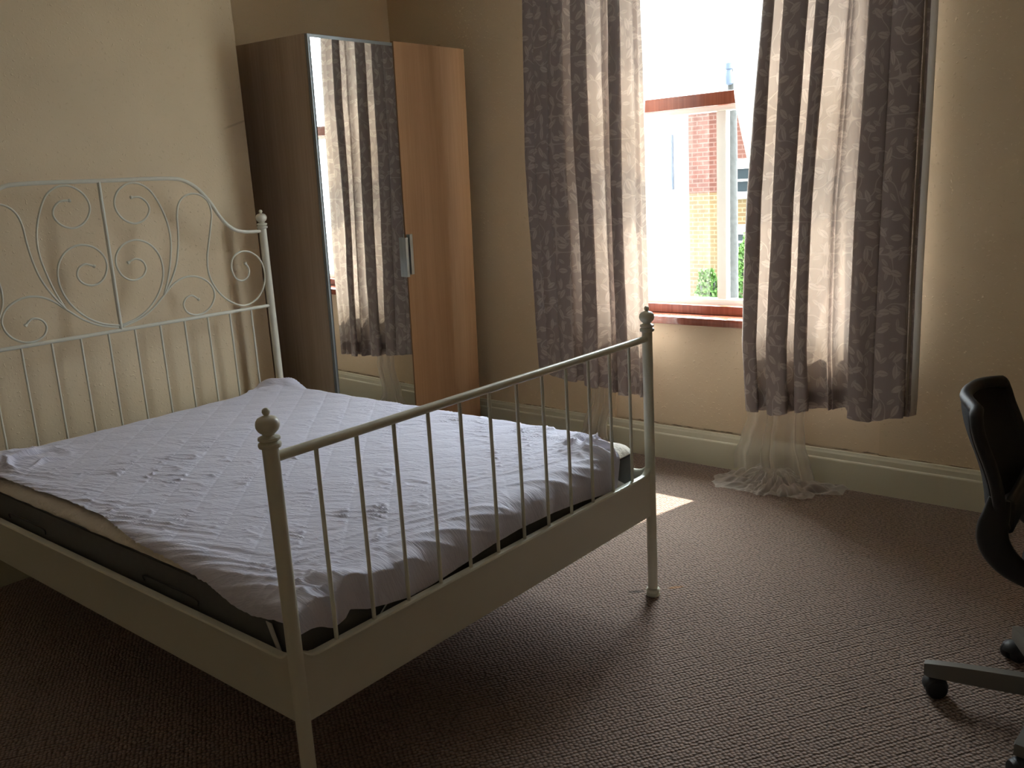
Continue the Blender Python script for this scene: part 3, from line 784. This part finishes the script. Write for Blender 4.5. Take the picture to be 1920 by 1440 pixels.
YinR = [(0.3, 0.243), (0.665, 0.263), (1.3, 0.238), (2.1, 0.165), (2.7, 0.10)]
YoutR = [(0.3, -0.462), (0.44, -0.470), (1.2, -0.478), (2.0, -0.487), (2.7, -0.49)]
cl, _ = make_curtain('curtain', LT, YinL, YoutL, [(0, .345), (.2, .352), (.34, .355), (.5, .375), (.55, .382), (.8, .405), (1, .43)], 0.02,
                     'taupe leaf-patterned curtain to the left of the window gap, behind the bed', (2.70, 1.09, 2.62))
cr_, rrows = make_curtain('curtain', RTb, YinR, YoutR, [(0, .352), (.15, .350), (.2, .345), (.3, .36), (.42, .385), (.62, .405), (.66, .375), (.8, .37), (.9, .395), (1, .405)], 0.02,
                     'taupe leaf-patterned curtain to the right of the window gap, nearer the office chair', (2.70, -0.12, 2.62))
# pale lining showing along the outer side of the right curtain
hr = []
for r in rrows[::4]:
    e = r[-1]
    hr.append([e + Vector((0.004, 0.02, 0)), e + Vector((0.018, -0.002, 0)), e + Vector((0.034, -0.009, 0.0)), e + Vector((0.050, -0.013, 0)), e + Vector((0.060, -0.004, 0)), e + Vector((0.062, 0.05, 0))])
me = grid_mesh('lining', hr); link_obj('lining', me, M_lining, cr_, smooth=True)
# pole above the frame
pole = tag(empty('curtain_pole', (2.72, 0.45, 2.66)), 'curtain pole above the window carrying both leaf-patterned curtains', 'curtain pole')
bm = bmesh.new(); tube(bm, [(-0.02, -1.05, 0), (-0.02, 1.05, 0)], 0.013, 16); obj('rod', bm, M_white_frame, pole, autosmooth=40)
for y in (-1.0, 1.0):
    bm = bmesh.new(); tube(bm, [(-0.02, y, 0), (0.135, y, 0)], 0.008, 10); lathe(bm, [(0.02, 0.125), (0.022, 0.13), (0.022, 0.135)], (0, y, 0), 16, 'x'); obj('bracket', bm, M_white_frame, pole)

# ------------------------------------------------------------------ sheer voile drops
def sheer_drop(label, secs, ctr, seed, folds, amp):
    """secs: list of (z, y_a, y_b, x_centre, amp factor)"""
    NC = 150; rows = []
    zs = []
    for k in range(len(secs) - 1):
        n_ = max(2, int(abs(secs[k][0] - secs[k + 1][0]) / 0.02) + 2)
        for i in range(n_): zs.append((k, i / n_))
    zs.append((len(secs) - 2, 1.0))
    for k, t in zs:
        s0, s1 = secs[k], secs[k + 1]; ts = t * t * (3 - 2 * t)
        z, ya, yb, xc, af = [s0[q] + (s1[q] - s0[q]) * (t if q == 0 else ts) for q in range(5)]
        row = []
        for j in range(NC + 1):
            u = j / NC
            ph = folds * 2 * math.pi * (u + 0.05 * math.sin(u * 9 + seed)) + 0.5 * noise.noise(Vector((u * 4, z * 1.5, seed)))
            x = xc + amp * af * (math.sin(ph) + 0.15 * math.sin(2.3 * ph + 1)) + 0.006 * noise.noise(Vector((u * 12, z * 6, seed + 2)))
            y = ya + (yb - ya) * u + 0.006 * math.sin(ph * 0.5 + z * 3)
            row.append(Vector((x, y, z)) - Vector(ctr))
        rows.append(row)
    return rows
sr = sheer_drop('', [(2.60, 0.62, -0.30, 2.785, 0.6), (1.81, 0.345, -0.24, 2.785, 0.6), (1.30, 0.262, -0.20, 2.785, 0.7), (0.80, 0.235, -0.08, 2.782, 0.8), (0.45, 0.250, -0.02, 2.775, 1.0),
                     (0.30, 0.262, -0.01, 2.762, 1.3), (0.20, 0.290, -0.02, 2.752, 1.5), (0.12, 0.318, -0.05, 2.742, 1.5), (0.05, 0.310, -0.08, 2.72, 1.4)], (2.76, 0.15, 0), 3, 4.5, 0.014)
shr = tag(empty('sheer_curtain', (2.76, 0.15, 0)), 'white voile net curtain hanging behind the right-hand curtain and pooling on the carpet', 'net curtain')
link_obj('voile_drop', grid_mesh('voile_drop', sr), M_sheer, shr, smooth=True)
# the cloth pooled on the carpet: a crumpled skirt with a rolled free edge
def puddle(cx, cy, rim, seed, ctr, h0):
    """rim: (angle, radius) control table around (cx, cy)"""
    NA, NRr = 190, 34; rows = []
    for i in range(NRr + 1):
        t = i / NRr; row = []
        for k in range(NA + 1):
            a = rim[0][0] + (rim[-1][0] - rim[0][0]) * k / NA
            R_ = interp(rim, a)
            d = Vector((math.cos(a), math.sin(a)))
            R2 = R_ * (1 + 0.10 * noise.noise(Vector((a * 5, 0, seed))))
            r = 0.035 + (R2 - 0.035) * t
            f = abs(noise.noise(Vector((a * 3.4 + t * 1.8, t * 2.2, seed + 1))))
            f2 = abs(noise.noise(Vector((a * 7, t * 5, seed + 5))))
            z = h0 * (1 - t) ** 1.8 + 0.004 + (0.060 * f + 0.022 * f2) * (1 - 0.45 * t) * smooth(0, 0.2, t)
            if t > 0.9: z = z * (1 - (t - 0.9) * 6) + 0.004
            x = cx + d.x * r + 0.012 * noise.noise(Vector((a * 9, t * 5, seed + 9))); y = cy + d.y * r
            if x > 2.826: x = 2.826 - 0.002 * f; z = max(z, 0.006)
            row.append(Vector((x, y, max(0.003, z))) - Vector(ctr))
        rows.append(row)
    return grid_mesh('voile_pool', rows)
pi = math.pi
rim = [(0.42 * pi, 0.24), (0.52 * pi, 0.27), (0.62 * pi, 0.285), (0.72 * pi, 0.26), (0.82 * pi, 0.19), (0.92 * pi, 0.17), (1.02 * pi, 0.185), (1.12 * pi, 0.17), (1.22 * pi, 0.185), (1.32 * pi, 0.235), (1.36 * pi, 0.25), (1.42 * pi, 0.22), (1.50 * pi, 0.30), (1.58 * pi, 0.34), (1.64 * pi, 0.2)]
link_obj('voile_pool', puddle(2.73, 0.115, rim, 2.0, (2.76, 0.15, 0), 0.085), M_sheer, shr, smooth=True)
sl = sheer_drop('', [(2.60, 0.72, 1.30, 2.785, 0.6), (1.5, 0.80, 1.22, 2.785, 0.7), (0.8, 0.94, 1.18, 2.785, 0.8), (0.45, 1.0, 1.14, 2.78, 0.9), (0.31, 1.015, 1.145, 2.775, 1.0), (0.12, 1.055, 1.20, 2.77, 1.2), (0.03, 1.03, 1.27, 2.755, 1.2)], (2.76, 1.1, 0), 5, 4.5, 0.013)
shl = tag(empty('sheer_curtain', (2.76, 1.1, 0)), 'white voile net curtain below the left-hand curtain, seen through the footboard bars', 'net curtain')
link_obj('voile_drop', grid_mesh('voile_drop', sl), M_sheer, shl, smooth=True)
rim2 = [(0.5 * pi, 0.2), (0.8 * pi, 0.18), (1.1 * pi, 0.17), (1.5 * pi, 0.2)]
link_obj('voile_pool', puddle(2.745, 1.15, rim2, 7.0, (2.76, 1.1, 0), 0.07), M_sheer, shl, smooth=True)

# ------------------------------------------------------------------ office chair
M_blk = pmat('black_plastic', (0.009, 0.009, 0.010), 0.5, bump=0.0003, bscale=300)
M_mesh = pmat('black_mesh_fabric', (0.010, 0.010, 0.011), 0.8, bump=0.0015, bscale=500)
M_basem = pmat('grey_cast_base', (0.155, 0.15, 0.135), 0.45, 0.2)
chair = tag(empty('office_chair', (1.42, -1.235, 0)), 'black swivel office chair with grey five-star base at the right edge', 'chair')
th = math.atan2(-1, 0.05)        # facing direction
Fv = Vector((0.05, -1, 0)).normalized(); Wv = Vector((-Fv.y, Fv.x, 0))
def cp(f, w_, z): return Fv * f + Wv * w_ + Vector((0, 0, z))
# backrest shell: grid with profile following the silhouette
prof = [(-0.236, 0.845), (-0.230, 0.820), (-0.218, 0.78), (-0.198, 0.73), (-0.182, 0.68), (-0.172, 0.63), (-0.168, 0.595), (-0.160, 0.565)]
def half_w(z): return interp([(0.58, 0.185), (0.63, 0.195), (0.75, 0.205), (0.81, 0.200), (0.835, 0.185), (0.848, 0.16)], z)
def back_sheet(off, shrink, name, mat, par):
    rows = []
    pr = catmull([(f, 0, z) for f, z in prof], 5)
    for p in pr:
        row = []
        for k in range(25):
            u = (k / 24) * 2 - 1; hw = half_w(p.z) * shrink
            wrap = 0.045 * (abs(u) ** 2.4)
            row.append(cp(p.x + off + wrap - 0.02, u * hw, p.z - 0.012 * abs(u) ** 4))
        rows.append(row)
    o = link_obj(name, grid_mesh(name, rows), mat, par, smooth=True)
    md = o.modifiers.new('thick', 'SOLIDIFY'); md.thickness = 0.022; md.offset = 0; return o
back_sheet(0.0, 0.96, 'backrest', M_mesh, chair)
# hard rim round the backrest
rimp = []
pr = [(p.x, p.z) for p in catmull([(f, 0, z) for f, z in prof], 4)]
for f, z in reversed(pr): rimp.append(cp(f + 0.028, -half_w(z), z))
for k in range(1, 12): u = -1 + k / 6; rimp.append(cp(pr[0][0] - 0.02 + 0.048 * abs(u) ** 2.4, u * 0.16, 0.852 - 0.006 * abs(u) ** 3))
for f, z in pr: rimp.append(cp(f + 0.028, half_w(z), z))
bm = bmesh.new(); tube(bm, rimp, 0.015, 12); obj('back_rim', bm, M_blk, chair, autosmooth=60)
# side brackets curving from the back under the seat
for s in (-1, 1):
    bp = catmull([cp(-0.145, s * 0.187, 0.64), cp(-0.150, s * 0.19, 0.60), cp(-0.156, s * 0.19, 0.565), cp(-0.152, s * 0.19, 0.53), cp(-0.128, s * 0.187, 0.490), cp(-0.085, s * 0.18, 0.458), cp(-0.03, s * 0.168, 0.440), cp(0.05, s * 0.14, 0.428)], 6)
    n_ = len(bp); bm = bmesh.new()
    tube(bm, bp, [0.024 + 0.012 * math.sin(math.pi * min(1, i / n_ * 1.2)) for i in range(n_)], 14, flat=(Wv, 0.55))
    obj('back_bracket', bm, M_blk, chair, autosmooth=60)
# lumbar pad
bm = bmesh.new(); box(bm, (-0.165, -0.035, -0.03), (0.165, -0.010, 0.055), 0.012, 3)
for v in bm.verts: v.co = cp(-v.co.y - 0.150, v.co.x, v.co.z + 0.575)
bmesh.ops.recalc_face_normals(bm, faces=bm.faces)
obj('lumbar_support', bm, M_blk, chair, autosmooth=50)
# seat cushion
rows = []
for i, (ins, z) in enumerate([(0.05, 0.448), (0.015, 0.452), (0.0, 0.470), (0.0, 0.495), (0.012, 0.515), (0.045, 0.527), (0.12, 0.528)]):
    row = []
    for (x, y) in rrect(-0.235 + ins, -0.095 + ins, 0.235 - ins, 0.36 - ins, 0.09 if ins < 0.05 else 0.06, 8, 10):
        dz = 0.0 if i < 3 else -0.02 * smooth(0.28, 0.36, y) + 0.006 * (abs(x) / 0.23) ** 2
        row.append(cp(y, x, z + dz))
    rows.append(row)
me = grid_mesh('seat', rows, closed_u=True); bm = bmesh.new(); bm.from_mesh(me); bm.verts.ensure_lookup_table(); n_ = len(rows[0])
bm.faces.new([bm.verts[i] for i in range(n_)]); bm.faces.new([bm.verts[len(rows) * n_ - n_ + i] for i in range(n_)]); bmesh.ops.recalc_face_normals(bm, faces=bm.faces)
obj('seat', bm, M_mesh, chair, autosmooth=50)
bm = bmesh.new(); box(bm, (-0.10, -0.08, 0.405), (0.10, 0.12, 0.449), 0.01)
for v in bm.verts: v.co = cp(v.co.y, v.co.x, v.co.z)
bmesh.ops.recalc_face_normals(bm, faces=bm.faces); obj('tilt_mechanism', bm, M_blk, chair, autosmooth=40)
bm = bmesh.new(); lathe(bm, [(0.028, 0.085), (0.028, 0.24), (0.024, 0.245), (0.014, 0.25), (0.014, 0.41)], (0, 0, 0), 20); obj('gas_lift', bm, M_blk, chair, autosmooth=40)
bm = bmesh.new(); lathe(bm, [(0.034, 0.072), (0.046, 0.080), (0.048, 0.115), (0.040, 0.130), (0.030, 0.132)], (0, 0, 0), 24); obj('base_hub', bm, M_basem, chair, autosmooth=40)
for k in range(5):
    a = math.radians(101.5 - 72 * k); d = Vector((math.cos(a), math.sin(a), 0)); sd2 = Vector((-d.y, d.x, 0))
    bm = bmesh.new(); st = [(0.035, 0.112, 0.050, 0.018), (0.15, 0.108, 0.048, 0.017), (0.24, 0.104, 0.044, 0.016), (0.312, 0.098, 0.038, 0.0145), (0.322, 0.095, 0.030, 0.012)]
    rings = []
    for r, zt, h, hw in st:
        ring = [bm.verts.new(d * r + sd2 * sx_ * hw * f_ + Vector((0, 0, zt - dz_ * h))) for sx_, f_, dz_ in ((-1, 0.8, 0), (1, 0.8, 0), (1, 1, 0.15), (1, 1, 1), (-1, 1, 1), (-1, 1, 0.15))]
        rings.append(ring)
    for i in range(len(rings) - 1):
        for j in range(6): bm.faces.new((rings[i][j], rings[i][(j + 1) % 6], rings[i + 1][(j + 1) % 6], rings[i + 1][j]))
    bm.faces.new(rings[0]); bm.faces.new(rings[-1][::-1]); bmesh.ops.recalc_face_normals(bm, faces=bm.faces)
    leg = obj('base_leg', bm, M_basem, chair, autosmooth=30)
    # twin-wheel caster
    c0 = d * 0.305; sw = a + (1.9, 0.6, 2.4, 0.9, -0.8)[k]
    ax = Vector((math.cos(sw), math.sin(sw), 0)); tr = Vector((-ax.y, ax.x, 0)); cc = c0 + tr * 0.012 + Vector((0, 0, 0.028))
    rotm = Matrix(((ax.x, tr.x, 0), (ax.y, tr.y, 0), (0, 0, 1)))
    bm = bmesh.new()
    for s in (-1, 1):
        lathe(bm, [(0.012, s * 0.004), (0.0275, s * 0.006), (0.028, s * 0.010), (0.028, s * 0.022), (0.024, s * 0.028), (0.008, s * 0.029)], (0, 0, 0), 24, 'x')
    for v in bm.verts: v.co = rotm @ v.co + cc
    bmesh.ops.recalc_face_normals(bm, faces=bm.faces); cst = obj('caster', bm, M_blk, leg, autosmooth=40)
    bm = bmesh.new()
    pts = [Vector((0, 0.027 * math.cos(t_), 0.027 * math.sin(t_))) for t_ in [math.pi * (0.05 + 0.9 * i / 10) for i in range(11)]]
    tube(bm, pts, 0.006, 8, flat=(Vector((1, 0, 0)), 3.4)); box(bm, (-0.006, -0.018, 0.015), (0.006, -0.006, 0.04))
    for v in bm.verts: v.co = rotm @ v.co + cc
    bmesh.ops.recalc_face_normals(bm, faces=bm.faces); obj('caster_hood', bm, M_blk, cst, autosmooth=40)

# ------------------------------------------------------------------ outside
def brick_mat(name, c1, c2, mortar, scale=1.0):
    mt, t, b = new_mat(name); n = N(t)
    co = t.nodes.new('ShaderNodeTexCoord').outputs['Object']; x, y, z = n.sep(co)
    br = t.nodes.new('ShaderNodeTexBrick'); t.links.new(n.comb(y, z), br.inputs['Vector'])
    br.inputs['Scale'].default_value = scale; br.inputs['Brick Width'].default_value = 0.45; br.inputs['Row Height'].default_value = 0.16
    br.inputs['Mortar Size'].default_value = 0.022; br.inputs['Color1'].default_value = (*c1, 1); br.inputs['Color2'].default_value = (*c2, 1); br.inputs['Mortar'].default_value = (*mortar, 1)
    c = n.mix(n.m('MULTIPLY', n.ramp(n.noise(co, 0.9, 5), 0.45, 0.7), 0.5), br.outputs[0], mortar)
    t.links.new(c, b.inputs['Base Color']); b.inputs['Roughness'].default_value = 0.9
    return mt
M_red = brick_mat('red_brick', (0.125, 0.036, 0.022), (0.095, 0.030, 0.019), (0.16, 0.085, 0.065))
M_sunlit_brick = brick_mat('sunlit_tone_brick', (0.17, 0.105, 0.042), (0.14, 0.082, 0.035), (0.22, 0.17, 0.10))  # yellow of sunlit brickwork, put into the colour of the lower wall
M_rend = pmat('white_render', (0.80, 0.80, 0.78), 0.9, var=0.03)
M_slate = pmat('slate_roof', (0.03, 0.03, 0.029), 0.8, var=0.15, vscale=3)
M_darkglass = pmat('house_window_glass', (0.02, 0.028, 0.032), 0.1)
M_drain = pmat('blue_grey_drainpipe', (0.07, 0.09, 0.13), 0.5)
GZ = -3.35
tag(boxo('ground', (XW + 0.35, -40, GZ - 0.3), (90, 70, GZ), pmat('street_asphalt', (0.22, 0.22, 0.21), 0.95, var=0.1, vscale=0.8)), kind='structure')
def house_window(par, y0, y1, z0, z1, xo):
    """top-hung sash pair with white frame and stone sill on a wall facing -x at xo (local)"""
    bm = bmesh.new(); fw = 0.09
    for lo, hi in (((xo - 0.05, y0, z0), (xo + 0.02, y1, z0 + fw)), ((xo - 0.05, y0, z1 - fw), (xo + 0.02, y1, z1)), ((xo - 0.05, y0, z0), (xo + 0.02, y0 + fw, z1)), ((xo - 0.05, y1 - fw, z0), (xo + 0.02, y1, z1)), ((xo - 0.06, y0, (z0 + z1) / 2 - 0.04), (xo + 0.02, y1, (z0 + z1) / 2 + 0.04))):
        box(bm, lo, hi)
    o = obj('window', bm, M_rend, par)
    bm = bmesh.new(); box(bm, (xo - 0.015, y0 + fw, z0 + fw), (xo + 0.01, y1 - fw, z1 - fw)); obj('pane', bm, M_darkglass, o)
    bm = bmesh.new(); box(bm, (xo - 0.12, y0 - 0.12, z0 - 0.16), (xo + 0.02, y1 + 0.12, z0)); obj('stone_sill', bm, M_rend, o)
    bm = bmesh.new(); box(bm, (xo - 0.03, y0 - 0.1, z1), (xo + 0.02, y1 + 0.1, z1 + 0.26)); obj('lintel', bm, M_rend, o)
hb = tag(empty('brick_house', (30, 12.2, GZ)), 'red brick house across the street with white sash windows and a lower wall coloured as sunlit brick', 'house')
bm = bmesh.new(); box(bm, (0, -3.3, 3.95), (8, 3.30, 7.45)); obj('upper_wall', bm, M_red, hb)
bm = bmesh.new(); box(bm, (0, -3.3, 0.0), (8, 3.30, 3.95)); obj('lower_wall', bm, M_sunlit_brick, hb)
bm = bmesh.new()
vs = [bm.verts.new(p) for p in ((-0.3, -3.6, 7.35), (-0.3, 3.31, 7.35), (8.3, 3.31, 7.35), (8.3, -3.6, 7.35), (4.0, -1.2, 9.2), (4.0, 1.2, 9.2))]
for f in ((0, 1, 5, 4), (1, 2, 5), (2, 3, 4, 5), (3, 0, 4), (3, 2, 1, 0)): bm.faces.new([vs[i] for i in f])
obj('roof', bm, M_slate, hb)
house_window(hb, 0.72, 1.78, 3.85, 4.85, 0); house_window(hb, 0.72, 1.90, 1.75, 2.5, 0); house_window(hb, -2.3, -1.2, 3.85, 4.85, 0)
hw_ = tag(empty('rendered_house', (31, 19.65, GZ)), 'pale rendered house left of the brick house, with a thin drainpipe', 'house')
bm = bmesh.new(); box(bm, (0, -4.0, 0.0), (8, 4.2, 7.3)); obj('wall', bm, M_rend, hw_)
bm = bmesh.new()
vs = [bm.verts.new(p) for p in ((-0.2, -4.0, 7.3), (-0.2, 4.4, 7.3), (8.2, 4.4, 7.3), (8.2, -4.0, 7.3), (4.0, -4.0, 8.4), (4.0, 4.4, 8.4))]
for f in ((0, 1, 5, 4), (1, 2, 5), (2, 3, 4, 5), (3, 0, 4), (3, 2, 1, 0)): bm.faces.new([vs[i] for i in f])
obj('roof', bm, M_rend, hw_)
bm = bmesh.new(); tube(bm, [(-0.1, -2.95, 4.1), (-0.1, -2.95, 6.2)], 0.06, 8); obj('drainpipe', bm, M_drain, hw_)
M_pole = pmat('weathered_timber', (0.06, 0.058, 0.054), 0.95, bump=0.02, bscale=7, var=0.4, vscale=9)
bm = bmesh.new(); pp = [(20 + 0.004 * math.sin(i), 8.8 + 0.004 * math.cos(i * 2), GZ + i * 0.36) for i in range(21)]
tube(bm, pp, [0.155 - 0.0025 * i for i in range(21)], 16)
tpole = tag(empty('telegraph_pole', (20, 8.8, GZ)), 'weathered wooden telegraph pole outside the window', 'pole')
for v in bm.verts: v.co -= Vector((20, 8.8, GZ))
obj('timber', bm, M_pole, tpole, autosmooth=40)
for i, z in enumerate((3.2, 3.7, 4.2, 4.7, 5.2)):
    bm = bmesh.new(); tube(bm, [(-0.05, 0.12, z), (-0.05, 0.24, z), (-0.05, 0.25, z + 0.04)], 0.014, 6)
    obj('step_iron', bm, M_slate, tpole)
bm = bmesh.new(); lathe(bm, [(0.05, 6.75), (0.09, 6.78), (0.10, 6.95), (0.07, 7.1), (0.1, 7.12), (0.09, 7.25), (0.03, 7.3)], (-0.17, 0, 0), 12); obj('insulator', bm, M_drain, tpole, autosmooth=40)
M_leaf = pmat('hedge_leaves', (0.075, 0.16, 0.025), 0.7, var=0.5, vscale=14)
def bush(name, c, rad, h, n_, label, seed):
    rnd = random.Random(seed); root = empty(name, c)
    bm = bmesh.new()
    for i in range(n_):
        a = rnd.uniform(0, 2 * math.pi); t = rnd.uniform(0, 1); r = math.sqrt(rnd.uniform(0.3, 1))
        lump = 0.8 + 0.35 * noise.noise(Vector((math.cos(a) * 2, math.sin(a) * 2, t * 4 + seed)))
        rr = r * lump * (1 - 0.65 * t ** 2.2)
        p = Vector((math.cos(a) * rad[0] * rr, math.sin(a) * rad[1] * rr, h * t * (0.85 + 0.2 * lump)))
        d = Vector((rnd.uniform(-1, 1), rnd.uniform(-1, 1), rnd.uniform(-0.4, 1))).normalized(); s_ = rnd.uniform(0.05, 0.10)
        q = d.orthogonal().normalized() * s_; w_ = d.cross(q) * 0.55
        vv = [bm.verts.new(p + x_) for x_ in (-q, w_, q * 1.1, -w_)]; bm.faces.new(vv)
    obj('foliage', bm, M_leaf, root)
    bm = bmesh.new()
    for i in range(7):
        a = i * 0.9; tube(bm, [(0.15 * math.cos(a), 0.15 * math.sin(a), 0), (rad[0] * 0.45 * math.cos(a), rad[1] * 0.45 * math.sin(a), h * 0.75)], 0.035, 6)
    obj('stems', bm, M_pole, root)
    tag(root, label, 'bush'); return root
bush('garden_bush', (26.0, 12.65, GZ), (0.6, 0.62), 1.55, 1500, 'low green bush left of the telegraph pole, in front of the brick house', 1)
bush('garden_bush', (26.0, 11.1, GZ), (0.9, 0.85), 2.75, 3200, 'taller green bush right of the telegraph pole, in front of the brick house', 2)
